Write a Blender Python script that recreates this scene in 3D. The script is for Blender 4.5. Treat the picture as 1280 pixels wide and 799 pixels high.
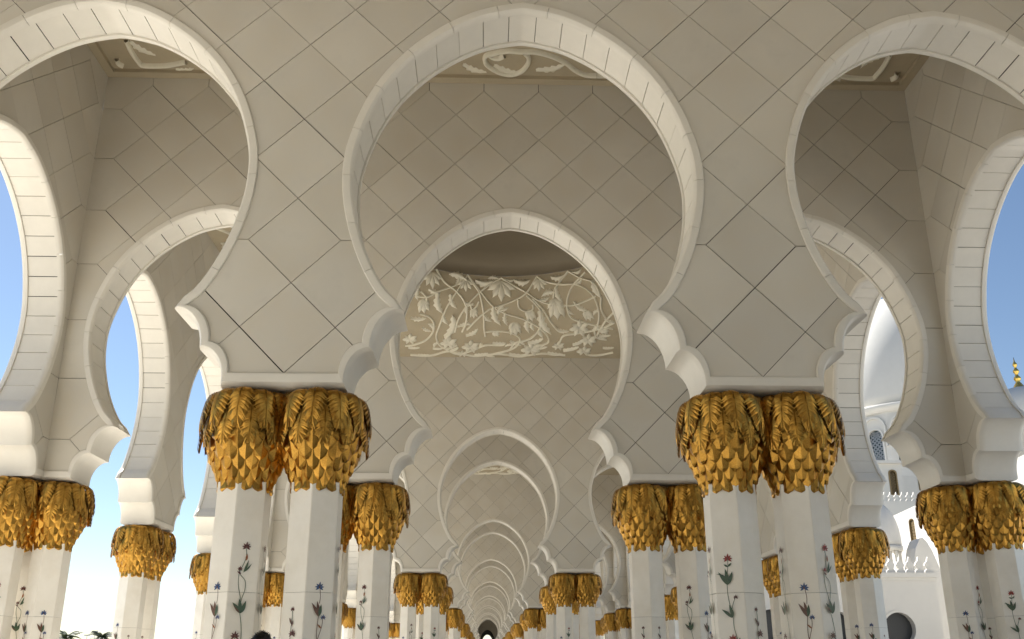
import bpy, bmesh, math, random
from math import pi, sin, cos, sqrt, floor, radians
from mathutils import Vector, Matrix
from mathutils.geometry import delaunay_2d_cdt
for o in list(bpy.data.objects): bpy.data.objects.remove(o)
random.seed(7)
SC = bpy.context.scene
COL = SC.collection
M = 6.0            # pier spacing in metres; the plan below is measured in piers
EYE = 1.5          # camera height

# ------------------------------------------------------------------ camera
CX, CD, FPX, PCY = -0.07818, 1.72579, 1090.58, 480.0
RT = Vector((0.99958, -0.028973, -0.000982)); UP = Vector((-0.007814, -0.301888, 0.953311)); FW = Vector((0.027917, 0.952903, 0.301988))
CAM = Vector((CX*M, -CD*M, EYE))
cam = bpy.data.cameras.new('camera'); co = bpy.data.objects.new('camera', cam); COL.objects.link(co)
mw = Matrix((RT, UP, -FW)).transposed().to_4x4(); mw.translation = CAM; co.matrix_world = mw
cam.sensor_fit = 'HORIZONTAL'; cam.sensor_width = 36; cam.lens = 36*FPX/1280; cam.shift_y = (PCY-399.5)/1280
cam.clip_start = .1; cam.clip_end = 5000
SC.camera = co
def at(px, py, y):                       # photo pixel -> point on the plane y (metres)
    d = RT*((px-640)/FPX) + UP*((PCY-py)/FPX) + FW
    return CAM + d*((y-CAM.y)/d.y)

# ------------------------------------------------------------------ light
SUN_EL, SUN_AZ = radians(45), radians(-40)        # azimuth from +y towards +x: the sun stands to the left, a little ahead
w = bpy.data.worlds.new('World'); SC.world = w; w.use_nodes = True
nt = w.node_tree; nt.nodes.clear()
sky = nt.nodes.new('ShaderNodeTexSky'); sky.sky_type = 'NISHITA'; sky.sun_disc = False
sky.sun_elevation = SUN_EL; sky.sun_rotation = SUN_AZ; sky.altitude = 0; sky.air_density = 1.0; sky.dust_density = .1; sky.ozone_density = 1.2
bg = nt.nodes.new('ShaderNodeBackground'); bg.inputs[1].default_value = 0.053
wo = nt.nodes.new('ShaderNodeOutputWorld')
nt.links.new(sky.outputs[0], bg.inputs[0]); nt.links.new(bg.outputs[0], wo.inputs[0])
sl = bpy.data.lights.new('sun', 'SUN'); sl.energy = 5.0; sl.angle = radians(.53); sl.color = (1, .96, .885)
so = bpy.data.objects.new('sun', sl); COL.objects.link(so)
sd = Vector((sin(SUN_AZ)*cos(SUN_EL), cos(SUN_AZ)*cos(SUN_EL), sin(SUN_EL)))
so.rotation_euler = sd.to_track_quat('Z', 'Y').to_euler(); so.location = sd*60
SC.view_settings.view_transform = 'Standard'; SC.view_settings.look = 'None'; SC.view_settings.gamma = 1
SC.view_settings.use_curve_mapping = False
SC.view_settings.exposure = 1.36
cy = SC.cycles; cy.use_denoising = True; cy.max_bounces = 10; cy.diffuse_bounces = 7; cy.glossy_bounces = 4
cy.sample_clamp_indirect = 8; cy.use_adaptive_sampling = True; cy.adaptive_threshold = .02

# ------------------------------------------------------------------ materials
def mat(name, col, rough=.5, metal=0, var=0, noise=0, nscale=3, bump=0, bscale=200, col2=None, c2scale=1.5, spec=.5):
    m = bpy.data.materials.new(name); m.use_nodes = True
    n = m.node_tree.nodes; l = m.node_tree.links; b = n['Principled BSDF']
    b.inputs['Roughness'].default_value = rough; b.inputs['Metallic'].default_value = metal
    b.inputs['Specular IOR Level'].default_value = spec
    tc = n.new('ShaderNodeTexCoord'); out = None; vec = tc.outputs['Object']
    if var:
        oi0 = n.new('ShaderNodeObjectInfo'); m0 = n.new('ShaderNodeMath'); m0.operation = 'MULTIPLY'; m0.inputs[1].default_value = 97
        va = n.new('ShaderNodeVectorMath'); va.operation = 'ADD'
        l.new(oi0.outputs['Random'], m0.inputs[0]); l.new(vec, va.inputs[0]); l.new(m0.outputs[0], va.inputs[1]); vec = va.outputs[0]
    rgb = n.new('ShaderNodeRGB'); rgb.outputs[0].default_value = (*col, 1); out = rgb.outputs[0]
    if col2:
        nz = n.new('ShaderNodeTexNoise'); nz.inputs['Scale'].default_value = c2scale; nz.inputs['Detail'].default_value = 6; nz.inputs['Roughness'].default_value = .62
        l.new(vec, nz.inputs['Vector'])
        rp = n.new('ShaderNodeValToRGB'); rp.color_ramp.elements[0].position = .42; rp.color_ramp.elements[1].position = .68
        l.new(nz.outputs[0], rp.inputs[0])
        mx = n.new('ShaderNodeMixRGB'); mx.inputs[2].default_value = (*col2, 1)
        l.new(rp.outputs[0], mx.inputs[0]); l.new(out, mx.inputs[1]); out = mx.outputs[0]
    if var or noise:
        hs = n.new('ShaderNodeHueSaturation'); l.new(out, hs.inputs['Color']); val = None
        oi = n.new('ShaderNodeObjectInfo'); mr = n.new('ShaderNodeMapRange')
        mr.inputs['To Min'].default_value = 1-var; mr.inputs['To Max'].default_value = 1+var
        l.new(oi.outputs['Random'], mr.inputs[0]); val = mr.outputs[0]
        if noise:
            nz = n.new('ShaderNodeTexNoise'); nz.inputs['Scale'].default_value = nscale; nz.inputs['Detail'].default_value = 8; nz.inputs['Roughness'].default_value = .65
            l.new(vec, nz.inputs['Vector'])
            m2 = n.new('ShaderNodeMapRange'); m2.inputs['From Min'].default_value = .3; m2.inputs['From Max'].default_value = .7
            m2.inputs['To Min'].default_value = 1-noise; m2.inputs['To Max'].default_value = 1+noise
            l.new(nz.outputs[0], m2.inputs[0])
            mm = n.new('ShaderNodeMath'); mm.operation = 'MULTIPLY'; l.new(val, mm.inputs[0]); l.new(m2.outputs[0], mm.inputs[1]); val = mm.outputs[0]
        l.new(val, hs.inputs['Value']); out = hs.outputs[0]
    l.new(out, b.inputs['Base Color'])
    if bump:
        nz = n.new('ShaderNodeTexNoise'); nz.inputs['Scale'].default_value = bscale; nz.inputs['Detail'].default_value = 4
        l.new(vec, nz.inputs['Vector'])
        bp = n.new('ShaderNodeBump'); bp.inputs['Strength'].default_value = bump; bp.inputs['Distance'].default_value = .004
        l.new(nz.outputs[0], bp.inputs['Height']); l.new(bp.outputs[0], b.inputs['Normal'])
    return m
MAT = dict(
    panel=mat('cream_stone_panel', (.60, .57, .507), .5, var=.055, noise=.05, nscale=2.6, col2=(.555, .515, .44), c2scale=1.3, bump=.12, bscale=90, spec=.3),
    joint=mat('dark_joint_sealant', (.014, .011, .008), .9),
    bed=mat('mortar_bed', (.30, .27, .22), .9),
    mould=mat('pale_marble_moulding', (.71, .68, .615), .42, var=.03, noise=.035, nscale=3, bump=.05, bscale=60, spec=.4),
    shaft=mat('white_marble_shaft', (.83, .795, .725), .28, var=.03, noise=.035, nscale=2.5, col2=(.77, .725, .64), c2scale=1.6, spec=.5),
    gold=mat('gilded_metal', (.45, .252, .052), .30, 1.0, var=.16, noise=.10, nscale=9, col2=(.33, .165, .03), c2scale=14, bump=.06, bscale=60),
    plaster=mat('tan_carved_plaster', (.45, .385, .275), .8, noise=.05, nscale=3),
    relief=mat('cream_relief_plaster', (.78, .74, .62), .6, noise=.04, nscale=8),
    dome_in=mat('shade_toned_dome_plaster', (.27, .23, .17), .85, noise=.03, nscale=2),  # same tan plaster, darkened in colour to stand for the unlit dome
    white=mat('white_rendered_marble', (.60, .585, .55), .5, noise=.02, nscale=1.2),
    roof=mat('roof_render', (.7, .68, .62), .8),
    floor=mat('white_marble_floor', (.88, .85, .78), .25, noise=.03, nscale=.8, col2=(.72, .67, .58), c2scale=.5),
    plaza=mat('sunlit_marble_paving', (.64, .60, .53), .5, noise=.04, nscale=.3),
    green=mat('green_stone_inlay', (.045, .085, .045), .3, noise=.3, nscale=60),
    brown=mat('brown_stone_inlay', (.12, .05, .028), .3, noise=.3, nscale=60),
    red=mat('red_stone_inlay', (.26, .025, .018), .3, noise=.4, nscale=80),
    dkred=mat('dark_red_stone_inlay', (.10, .022, .018), .3, noise=.4, nscale=80),
    blue=mat('blue_stone_inlay', (.03, .075, .20), .3, noise=.4, nscale=80),
    orange=mat('amber_stone_inlay', (.28, .09, .02), .3, noise=.3, nscale=60),
    dark=mat('dark_bronze', (.02, .022, .024), .4),
    grille=mat('dark_window_screen', (.030, .031, .033), .5, noise=.2, nscale=30),
    glass=mat('stained_window', (.05, .075, .085), .25, noise=.5, nscale=6),
    lattice=mat('gilded_lattice', (.20, .14, .06), .5),
    finial=mat('polished_gold', (.85, .55, .14), .25, 1.0),
    skin=mat('skin', (.42, .24, .16), .5), hair=mat('black_hair', (.008, .007, .006), .45), cloth=mat('white_cotton', (.62, .60, .56), .8), shoe=mat('brown_leather', (.08, .04, .02), .5),
    palm=mat('palm_leaf', (.06, .085, .035), .6, var=.2), bark=mat('palm_bark', (.16, .11, .07), .9, noise=.3, nscale=10), steel=mat('grey_steel', (.35, .36, .37), .4, .6),
)

# ------------------------------------------------------------------ helpers
def mesh(name, v, f, m, smooth=False, mats=None, mi=None):
    me = bpy.data.meshes.new(name); me.from_pydata([tuple(p) for p in v], [], f)
    for k in (mats or [m]): me.materials.append(MAT[k])
    if mi: me.polygons.foreach_set('material_index', mi)
    if smooth: me.polygons.foreach_set('use_smooth', [True]*len(me.polygons))
    me.update(); return me
def put(name, me, parent=None, loc=None, rotz=0, mtx=None):
    o = bpy.data.objects.new(name, me); COL.objects.link(o)
    if parent is not None: o.parent = parent
    if loc is not None: o.location = loc
    if rotz: o.rotation_euler = (0, 0, rotz)
    if mtx is not None: o.matrix_local = mtx
    return o
def thing(name, label, cat, loc=(0, 0, 0), rotz=0, group=None, me=None):
    o = put(name, me, None, loc, rotz); o['label'] = label; o['category'] = cat
    if group: o['group'] = group
    return o
def W(x, y, z): return (x*M, y*M, z*M+EYE)
class MB:
    def __init__(s): s.v = []; s.f = []; s.mi = []
    def add(s, v, f, mi=0):
        b = len(s.v); s.v += [tuple(p) for p in v]; s.f += [tuple(b+i for i in q) for q in f]; s.mi += [mi]*len(f)
    def box(s, c, h, mi=0):
        v = [(c[0]+i*h[0], c[1]+j*h[1], c[2]+k*h[2]) for i in (-1, 1) for j in (-1, 1) for k in (-1, 1)]
        s.add(v, [(0, 1, 3, 2), (4, 6, 7, 5), (0, 4, 5, 1), (2, 3, 7, 6), (0, 2, 6, 4), (1, 5, 7, 3)], mi)
    def lathe(s, prof, n=24, c=(0, 0, 0), mi=0, a0=0, caps=True):
        v = []; f = []
        for r, z in prof:
            for i in range(n):
                a = a0+2*pi*i/n; v.append((c[0]+r*cos(a), c[1]+r*sin(a), c[2]+z))
        for j in range(len(prof)-1):
            for i in range(n):
                k = (i+1) % n; f.append((j*n+i, j*n+k, (j+1)*n+k, (j+1)*n+i))
        if caps:
            f.append(tuple(range(n-1, -1, -1))); f.append(tuple((len(prof)-1)*n+i for i in range(n)))
        s.add(v, f, mi)
    def me(s, name, m, smooth=False, mats=None): return mesh(name, s.v, s.f, m, smooth, mats, s.mi if mats else None)
def catmull(P, n=6):
    P = [Vector(p) for p in P]; Q = [P[0]*2-P[1]]+P+[P[-1]*2-P[-2]]; out = []
    for i in range(1, len(Q)-2):
        a, b, c, d = Q[i-1:i+3]
        for k in range(n):
            t = k/n; out.append(.5*((2*b)+(c-a)*t+(2*a-5*b+4*c-d)*t*t+(3*b-a-3*c+d)*t**3))
    out.append(P[-1]); return out

# ------------------------------------------------------------------ the arch outline (units of M, measured from the photograph)
ZP, ZU, ZC = .5664, .537, 2.035
TH = .125
LX0, LZ0, DX, DZ = -.5, .567, .1, .1015         # diamond lattice
_half = catmull([(.285, .7146), (.318, .748), (.350, .804), (.378, .875), (.399, .962), (.4055, 1.035), (.402, 1.095), (.387, 1.16), (.361, 1.233), (.325, 1.300), (.283, 1.355), (.236, 1.402), (.176, 1.447), (.113, 1.481), (.055, 1.499), (0, 1.509)], 5)
def ring_curves():
    R = [Vector((p.x, p.y)) for p in _half]
    I = []
    for i, p in enumerate(R):
        a = R[max(i-1, 0)]; b = R[min(i+1, len(R)-1)]; t = (b-a).normalized(); nrm = Vector((-t.y, t.x))
        if i == len(R)-1: nrm = Vector((0, -1))
        if i == 0: I.append(Vector((.259, .709)))
        else: I.append(p+nrm*.0225)
    I[-1] = Vector((0, R[-1].y-.024))
    L = [Vector((-p.x, p.y)) for p in R[::-1]][1:]; LI = [Vector((-p.x, p.y)) for p in I[::-1]][1:]
    return (R+L)[::-1], (I+LI)[::-1]       # left springing -> apex -> right springing
RP, RI = ring_curves()
def lobe(p0, p1, n=8):                      # quarter ellipse leaving p0 upwards, arriving at p1 outwards
    return [Vector((p1[0]-(p1[0]-p0[0])*cos(a), p0[1]+(p1[1]-p0[1])*sin(a))) for a in [pi/2*i/n for i in range(n+1)]]
L1P, L1I = lobe((.1125, ZP), (.158, .634)), lobe((.128, .547), (.180, .620))
L2P, L2I = lobe((.158, .634), (.215, .7146)), lobe((.180, .620), (.241, .709))
PROF_FULL = [(0, .004), (0, -.0035), (.10, -.0065), (.4, -.0072), (.7, -.0060), (.92, .001), (1, .012), (1, .03), (1, .0625), (1, .095), (1, .113), (.92, .124), (.7, .131), (.4, .1322), (.10, .1315), (0, .1285), (0, .121)]
PROF_F = [(0, .004), (0, -.0028), (.07, -.0046), (.4, -.0050), (.74, -.0042), (.93, .0000), (1, .006), (1, .0145), (.78, .0150)]
PROF_R = [(a, TH-d) for a, d in PROF_F[::-1]]
def sweep(mb, P, I, prof, closed_ends=True):
    v = []; f = []; n = len(prof)
    for p, q in zip(P, I):
        for a, d in prof:
            e = p+(q-p)*a; v.append(W(e.x, d, e.y))
    for i in range(len(P)-1):
        for j in range(n-1):
            f.append((i*n+j, i*n+j+1, (i+1)*n+j+1, (i+1)*n+j))
    if closed_ends:
        f.append(tuple(range(n-1, -1, -1))); f.append(tuple((len(P)-1)*n+j for j in range(n)))
    mb.add(v, f)
def arclen(P):
    s = [0]
    for a, b in zip(P, P[1:]): s.append(s[-1]+(b-a).length)
    return s
def sub(P, I, s, s0, s1):
    out = []; oi = []
    def ev(x):
        for i in range(len(s)-1):
            if s[i+1] >= x:
                t = (x-s[i])/(s[i+1]-s[i]); return P[i].lerp(P[i+1], t), I[i].lerp(I[i+1], t)
        return P[-1], I[-1]
    a, b = ev(s0); out.append(a); oi.append(b)
    for i, x in enumerate(s):
        if s0+1e-6 < x < s1-1e-6: out.append(P[i]); oi.append(I[i])
    a, b = ev(s1); out.append(a); oi.append(b)
    return out, oi

def shift(P, c, mir=1): return [Vector((c+mir*p.x, p.y)) for p in P]
def pip(poly, x, y):
    c = False; j = len(poly)-1
    for i in range(len(poly)):
        xi, yi = poly[i]; xj, yj = poly[j]
        if (yi > y) != (yj > y) and x < (xj-xi)*(y-yi)/(yj-yi)+xi: c = not c
        j = i
    return c
def cell_of(u, v): return (floor((u+v)/2+1e-9), floor((u-v)/2+1e-9))

def wall_pieces(x0, x1, arches, lat0, zc):
    """panels, mouldings, stones of one wall face; local frame: s along the wall, depth into it, z up"""
    rnd = random.Random(11); P = []
    piers = sorted(set([round(a-.5, 4) for a in arches]+[round(a+.5, 4) for a in arches]))
    # outline of the panelled face
    poly = []
    for k, a in enumerate(arches):
        l, r = a-.5, a+.5
        if k == 0: poly.append((x0, ZP))
        seg = shift(L1P, l)+shift(L2P, l)[1:]+shift(RP, a)[1:]+shift(L2P, r, -1)[::-1][1:]+shift(L1P, r, -1)[::-1][1:]
        poly += [(p.x, p.y) for p in seg]
    poly += [(x1, ZP), (x1, zc), (x0, zc)]
    # absorbed lattice cells
    U = lambda x: (x-lat0)/DX
    V = lambda z: (z-LZ0)/DZ
    absb = {}
    for v in range(-1, 16):
        for e, du in ((x0, 1), (x1, -1)):
            uc = round(U(e-(.03 if du > 0 else -.03)))
            if (uc+v) % 2: absb[cell_of(uc, v)] = ('H', uc, v, du)
    vt = floor(V(zc)+.001)+1
    for u in range(floor(U(x0))-1, floor(U(x1))+3):
        if (u+vt) % 2 and V(zc)-(vt-1) < .6: absb[cell_of(u, vt)] = ('V', u, vt, 0)
    for a in arches:
        for sg in (-1, 1):
            uc = round(U(a+sg*.3)); 
            if (uc+3) % 2: absb[cell_of(uc, 3)] = ('H', uc, 3, sg)
    def cid(p, q):
        c = (floor(p), floor(q)); r = absb.get(c)
        if not r: return c
        u, v = p+q, p-q; k, uc, vc, du = r
        if k == 'H': return cell_of(uc+du, vc+(1 if v > vc else -1))
        return cell_of(uc+(1 if u > uc else -1), vc-1)
    pr = range(-2, 40); gp = {}; gq = {}
    for i in range(-40, 60): gp[i] = rnd.uniform(.0042, .0090); gq[i] = rnd.uniform(.0036, .0074)
    verts = []; edges = []
    def line(pts, close=False):
        b = len(verts); verts.extend([Vector(p) for p in pts]); n = len(pts)
        edges.extend([(b+i, b+i+1) for i in range(n-1)])
        if close: edges.append((b+n-1, b))
    line(poly, True)
    def clip(a, b):                       # Liang-Barsky to the wall's rectangle
        t0, t1 = 0., 1.; d = (b[0]-a[0], b[1]-a[1])
        for p, q in ((-d[0], a[0]-x0), (d[0], x1-a[0]), (-d[1], a[1]-ZP), (d[1], zc-a[1])):
            if abs(p) < 1e-12:
                if q < 0: return None
            else:
                r = q/p
                if p < 0: t0 = max(t0, r)
                else: t1 = min(t1, r)
        if t1-t0 < 1e-5: return None
        return [(a[0]+d[0]*t, a[1]+d[1]*t) for t in (t0, t1)]
    XZ = lambda u, v: (lat0+u*DX, LZ0+v*DZ)
    for i in range(-40, 60):
        for sg in (-1, 1):
            pv = i+sg*gp[i]; c = clip(XZ(2*pv+5, -5), XZ(2*pv-25, 25))
            if c: line(c)
            qv = i+sg*gq[i]; c = clip(XZ(2*qv-5, -5), XZ(2*qv+25, 25))
            if c: line(c)
    GS = .010
    for c, (k, uc, vc, du) in absb.items():
        for sg in (-1, 1):
            if k == 'H': s = clip(XZ(uc-1, vc+sg*GS), XZ(uc+1, vc+sg*GS))
            else: s = clip(XZ(uc+sg*GS, vc-1), XZ(uc+sg*GS, vc+1))
            if s: line(s)
    r = delaunay_2d_cdt(verts, edges, [], 0, 1e-6, False)
    vv, tris = r[0], r[2]
    tiles = {}; bed = []
    for t in tris:
        a, b, c = (vv[i] for i in t); x = (a.x+b.x+c.x)/3; z = (a.y+b.y+c.y)/3
        if not pip(poly, x, z): continue
        bed.append(t)
        u, v = U(x), V(z); p, q = (u+v)/2, (u-v)/2
        ab = absb.get((floor(p), floor(q)))
        if ab and ((ab[0] == 'H' and abs(v-ab[2]) < GS) or (ab[0] == 'V' and abs(u-ab[1]) < GS)): continue
        ip, iq = round(p), round(q)
        if abs(p-ip) < gp[ip] and cid(ip+.03, q) != cid(ip-.03, q): continue
        if abs(q-iq) < gq[iq] and cid(p, iq+.03) != cid(p, iq-.03): continue
        tiles.setdefault(cid(p, q), []).append(t)
    allp = MB()
    for cell, ts in tiles.items():
        area = sum(abs((vv[t[1]]-vv[t[0]]).cross(vv[t[2]]-vv[t[0]]))/2 for t in ts)
        if area < 4e-5: continue
        idx = {}; v = []; f = []; ec = {}
        cxx = sum(vv[i].x for t in ts for i in t)/(3*len(ts)); czz = sum(vv[i].y for t in ts for i in t)/(3*len(ts))
        tx, tz, td = rnd.uniform(-.004, .004), rnd.uniform(-.004, .004), rnd.uniform(-.0002, .0002)
        dep = lambda i: td+tx*(vv[i].x-cxx)+tz*(vv[i].y-czz)
        for t in ts:
            for i in t:
                if i not in idx: idx[i] = len(v); v.append(W(vv[i].x, dep(i), vv[i].y))
            f.append(tuple(idx[i] for i in t))
            for e in ((t[0], t[1]), (t[1], t[2]), (t[2], t[0])): ec[e] = 1
        for (a, b) in list(ec):
            if (b, a) in ec: continue
            n = len(v); v += [W(vv[a].x, .006, vv[a].y), W(vv[b].x, .006, vv[b].y)]
            f.append((idx[b], idx[a], n, n+1))
        P.append(('panel', v, f, 'panel', cxx)); allp.add(v, f)
    # bed behind the panels and the back of the wall
    bb = MB(); ids = sorted({i for t in bed for i in t}); ix = {i: k for k, i in enumerate(ids)}
    bb.add([W(vv[i].x, .0055, vv[i].y) for i in ids], [tuple(ix[i] for i in t) for t in bed])
    bb.add([W(vv[i].x, TH-.0058, vv[i].y) for i in ids], [tuple(ix[i] for i in t[::-1]) for t in bed])
    P.append(('joint_bed', bb.v, bb.f, 'joint', None))
    P.append(('rear_panel', [(x, TH*M-y, z) for x, y, z in allp.v], [q[::-1] for q in allp.f], 'panel', 'rear'))
    # imposts and scalloped corbels
    for pc in piers:
        l = pc > x0-.1 and pc-.5 in [round(a, 4) for a in arches]; rr = round(pc+.5, 4) in [round(a, 4) for a in arches]
        xa = -.1125 if l else max(x0-pc-.03, -.1125); xb = .1125 if rr else min(x1-pc+.03, .1125)
        mb = MB(); sweep(mb, [Vector((pc+xa, ZP)), Vector((pc+xb, ZP))], [Vector((pc+xa*(.128/.1125 if l else 1), ZU)), Vector((pc+xb*(.128/.1125 if rr else 1), ZU))], PROF_FULL)
        P.append(('impost', mb.v, mb.f, 'mould', pc))
        for ok, sg in ((l, -1), (rr, 1)):
            if not ok: continue
            for A, B, nm in ((L1P, [Vector((.128, ZU))]+L1I[1:], 'lower_corbel'), (L2P, L2I, 'upper_corbel')):
                mb = MB(); a_, b_ = shift(A, pc, sg), shift(B, pc, sg)
                sweep(mb, a_, b_, PROF_FULL); P.append((nm, mb.v, mb.f, 'mould', pc))
    # ring mouldings and soffit stones
    s = arclen(RI); TOT = s[-1]
    for a in arches:
        rp, ri = shift(RP, a), shift(RI, a)
        n = 17; g = .0005
        for k in range(n):
            A, B = sub(rp, ri, s, k*TOT/n+(g if k else 0), (k+1)*TOT/n-(g if k < n-1 else 0))
            mb = MB(); sweep(mb, A, B, PROF_F); P.append(('arch_moulding', mb.v, mb.f, 'mould', a))
        mb = MB(); sweep(mb, rp, ri, PROF_R); P.append(('rear_moulding', mb.v, mb.f, 'mould', 'rear'))
        mb = MB(); sweep(mb, rp, ri, [(.52, .010), (.52, TH-.010)], False); P.append(('soffit_bed', mb.v, mb.f, 'joint', 'rear'))
        n = 31
        for k in range(n):
            g = rnd.choice((.0007, .0010, .0013))
            A, B = sub(rp, ri, s, k*TOT/n+g, (k+1)*TOT/n-g)
            mb = MB(); sweep(mb, A, B, [(.5, .0152), (.80+rnd.uniform(-.02, .02), .0154), (.80+rnd.uniform(-.02, .02), TH-.0154), (.5, TH-.0152)])
            P.append(('soffit_stone', mb.v, mb.f, 'mould', a))
    return P
def compile_pieces(P):
    single = []; joined = {}
    for nm, v, f, m, key in P:
        me = mesh(nm, v, f, m, m == 'mould')
        if m == 'mould': me.set_sharp_from_angle(angle=radians(35))
        single.append((nm, me, key))
        k = (m, nm if nm in ('panel', 'joint_bed') else 'arch_stones')
        j = joined.setdefault(k, MB()); j.add(v, f)
    jj = {k: mesh(k[1], j.v, j.f, k[0], k[0] == 'mould') for k, j in joined.items()}
    for k, me in jj.items():
        if k[0] == 'mould': me.set_sharp_from_angle(angle=radians(35))
    return single, jj
XI = 1.465
TP = compile_pieces(wall_pieces(-XI, XI, [-1, 0, 1], -.5, ZC))
S1 = compile_pieces(wall_pieces(.0625, .9375, [.5], 0, ZC))
S3 = compile_pieces(wall_pieces(.0625, 2.9375, [.5, 1.5, 2.5], 0, ZC))
def build_wall(root, typ, detail, keep=None):
    """detail 2: every stone its own part; 1: panels near the nave their own parts; 0: joined"""
    single, joined = typ
    if detail == 2:
        for nm, me, key in single:
            o = put(nm, me, root)
            if nm == 'rear_panel': o['kind'] = 'stuff'
    else:
        if detail == 1:
            rest = MB()
            for nm, me, key in single:
                if nm == 'panel':
                    if abs(key) < .72: put(nm, me, root)
                    else: rest.add([v.co for v in me.vertices], [tuple(p.vertices) for p in me.polygons])
            KEYREST[0] = KEYREST[0] or rest.me('panel', 'panel')
            o = put('panel', KEYREST[0], root); o['kind'] = 'stuff'
        for (m, nm), me in joined.items():
            if detail == 1 and nm == 'panel': continue
            o = put({'arch_stones': 'arch_stone'}.get(nm, nm), me, root)
            if nm != 'joint_bed': o['kind'] = 'stuff'
KEYREST = [None]

# ------------------------------------------------------------------ ground
def sheet(name, x0, x1, y0, y1, z, m, kind='structure'):
    o = put(name, mesh(name, [(x0, y0, z), (x1, y0, z), (x1, y1, z), (x0, y1, z)], [(0, 1, 2, 3)], m)); o['kind'] = kind; return o
sheet('ground', -2500, 2500, -2500, 2500, -.15, 'plaza')
mb = MB(); mb.box((0, 16.5*M, -.07), (1.9*M, 25*M, .07))
o = put('arcade_floor', mb.me('arcade_floor', 'floor')); o['kind'] = 'structure'

# ------------------------------------------------------------------ walls of arches
ROWS = [-7, -4, -3, 0, 1]+[k+i for k in range(4, 33, 4) for i in (0, 1)]
for k in ROWS:
    if k == 0: lab, g = 'cream diamond-panelled wall of three horseshoe arches beside the dark-haired person', None
    elif k == 1: lab, g = 'cream panelled arch wall through whose middle arch the carved dome cove shows', None
    elif k < 0: lab, g = 'cream panelled arch wall on the open end side, facing away from the carved dome cove', 'arch walls of the open end'
    else: lab, g = 'cream panelled arch wall in the long receding file beyond the carved dome cove', 'arch walls receding down the arcade'
    r = thing('arch_wall', lab, 'wall', (0, k*M, 0), 0, g)
    build_wall(r, TP, 2 if k in (0, 1) else 1 if k in (4, 5, 8, 9) else 0)
STRIPS = [k for k in range(-4, 33, 4)]
DOMES = [-7]+[k+1 for k in STRIPS[:-1]]
SIDE = {-1: 'palm side', 1: 'white courtyard building side'}
for sg in (-1, 1):
    for k in STRIPS:
        near = k == 0
        lab = 'single-arch side wall at the open end of the arcade, %s' % SIDE[sg] if k < 0 else ('cream panelled side wall, single horseshoe arch open to sky, on the %s of the flat carved ceiling next to the person' if near else 'far single-arch side wall of a flat-ceilinged bay on the %s') % SIDE[sg]
        r = thing('side_wall', lab, 'wall', (sg*XI*M, (k+.0625+(1 if sg > 0 else 0))*M, 0), -sg*pi/2, None if near or k < 0 else 'far single-arch side walls, '+SIDE[sg])
        build_wall(r, S1, 2 if near else 0)
    for k in DOMES:
        lab = {1: 'side wall of three horseshoe arches under the carved dome cove, on the %s', -3: 'side wall of three horseshoe arches right behind the person, on the %s', -7: 'side wall of three horseshoe arches at the open end of the arcade, on the %s'}.get(k, 'far side wall of three horseshoe arches on the %s') % SIDE[sg]
        r = thing('side_wall', lab, 'wall', (sg*XI*M, (k+.0625+(3 if sg > 0 else 0))*M, 0), -sg*pi/2, None if k in (1, -3, -7) else 'far three-arch side walls, '+SIDE[sg])
        build_wall(r, S3, 2 if k == 1 else 0)

# ------------------------------------------------------------------ relief pieces
def vine_mesh(pts, nrm, r):
    v = []; f = []; n = 5
    for i, p in enumerate(pts):
        t = (pts[min(i+1, len(pts)-1)]-pts[max(i-1, 0)]).normalized(); N = nrm[i]; L = t.cross(N).normalized()
        for k in range(n):
            a = pi*k/(n-1); v.append(p+L*(r*cos(a))+N*(r*2.3*sin(a)-r*.35))
    for i in range(len(pts)-1):
        for k in range(n-1): f.append((i*n+k, (i+1)*n+k, (i+1)*n+k+1, i*n+k+1))
    return v, f
def frame_add(mb, p0, p1, N, pts, faces):
    d = p1-p0; ln = d.length; d = d/ln; L = d.cross(N).normalized()
    mb.add([p0+d*(a*ln)+L*(b*ln)+N*(c*ln) for a, b, c in pts], faces)
def leaf_pts(wd=.26, n=9, hgt=.20):
    pts = []; f = []
    for i in range(n+1):
        t = i/n; w_ = wd*(sin(pi*min(1, t*.92+.08))**.8)*(1.0 if i % 2 else .62) if i < n else .005
        x = t; bend = .20*sin(t*2.6)-.10*t
        pts += [(x-.06*(i % 2), bend-w_, -.04), (x, bend-w_*.35, hgt*.45), (x, bend, hgt*.9*(1-t*.5)), (x, bend+w_*.35, hgt*.45), (x-.06*(i % 2), bend+w_, -.04)]
    for i in range(n):
        for k in range(4): f.append((i*5+k, i*5+k+1, (i+1)*5+k+1, (i+1)*5+k))
    return pts, f
LEAFP = leaf_pts()
def petal(a0, l0, wd, hg, c=(0, 0)):
    pts = []; ca, sa = cos(a0), sin(a0)
    for t, w_, h in ((0, .25, .3), (.35, 1, .8), (.7, .85, 1), (1, .03, .55)):
        for k in (-1, 0, 1):
            x, y = t*l0, k*w_*wd; pts.append((c[0]+x*ca-y*sa, c[1]+x*sa+y*ca, hg*h*(1 if k == 0 else .25)-.04*(k != 0)))
    return pts, [(i*3+k, i*3+k+1, (i+1)*3+k+1, (i+1)*3+k) for i in range(3) for k in (0, 1)]
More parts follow.
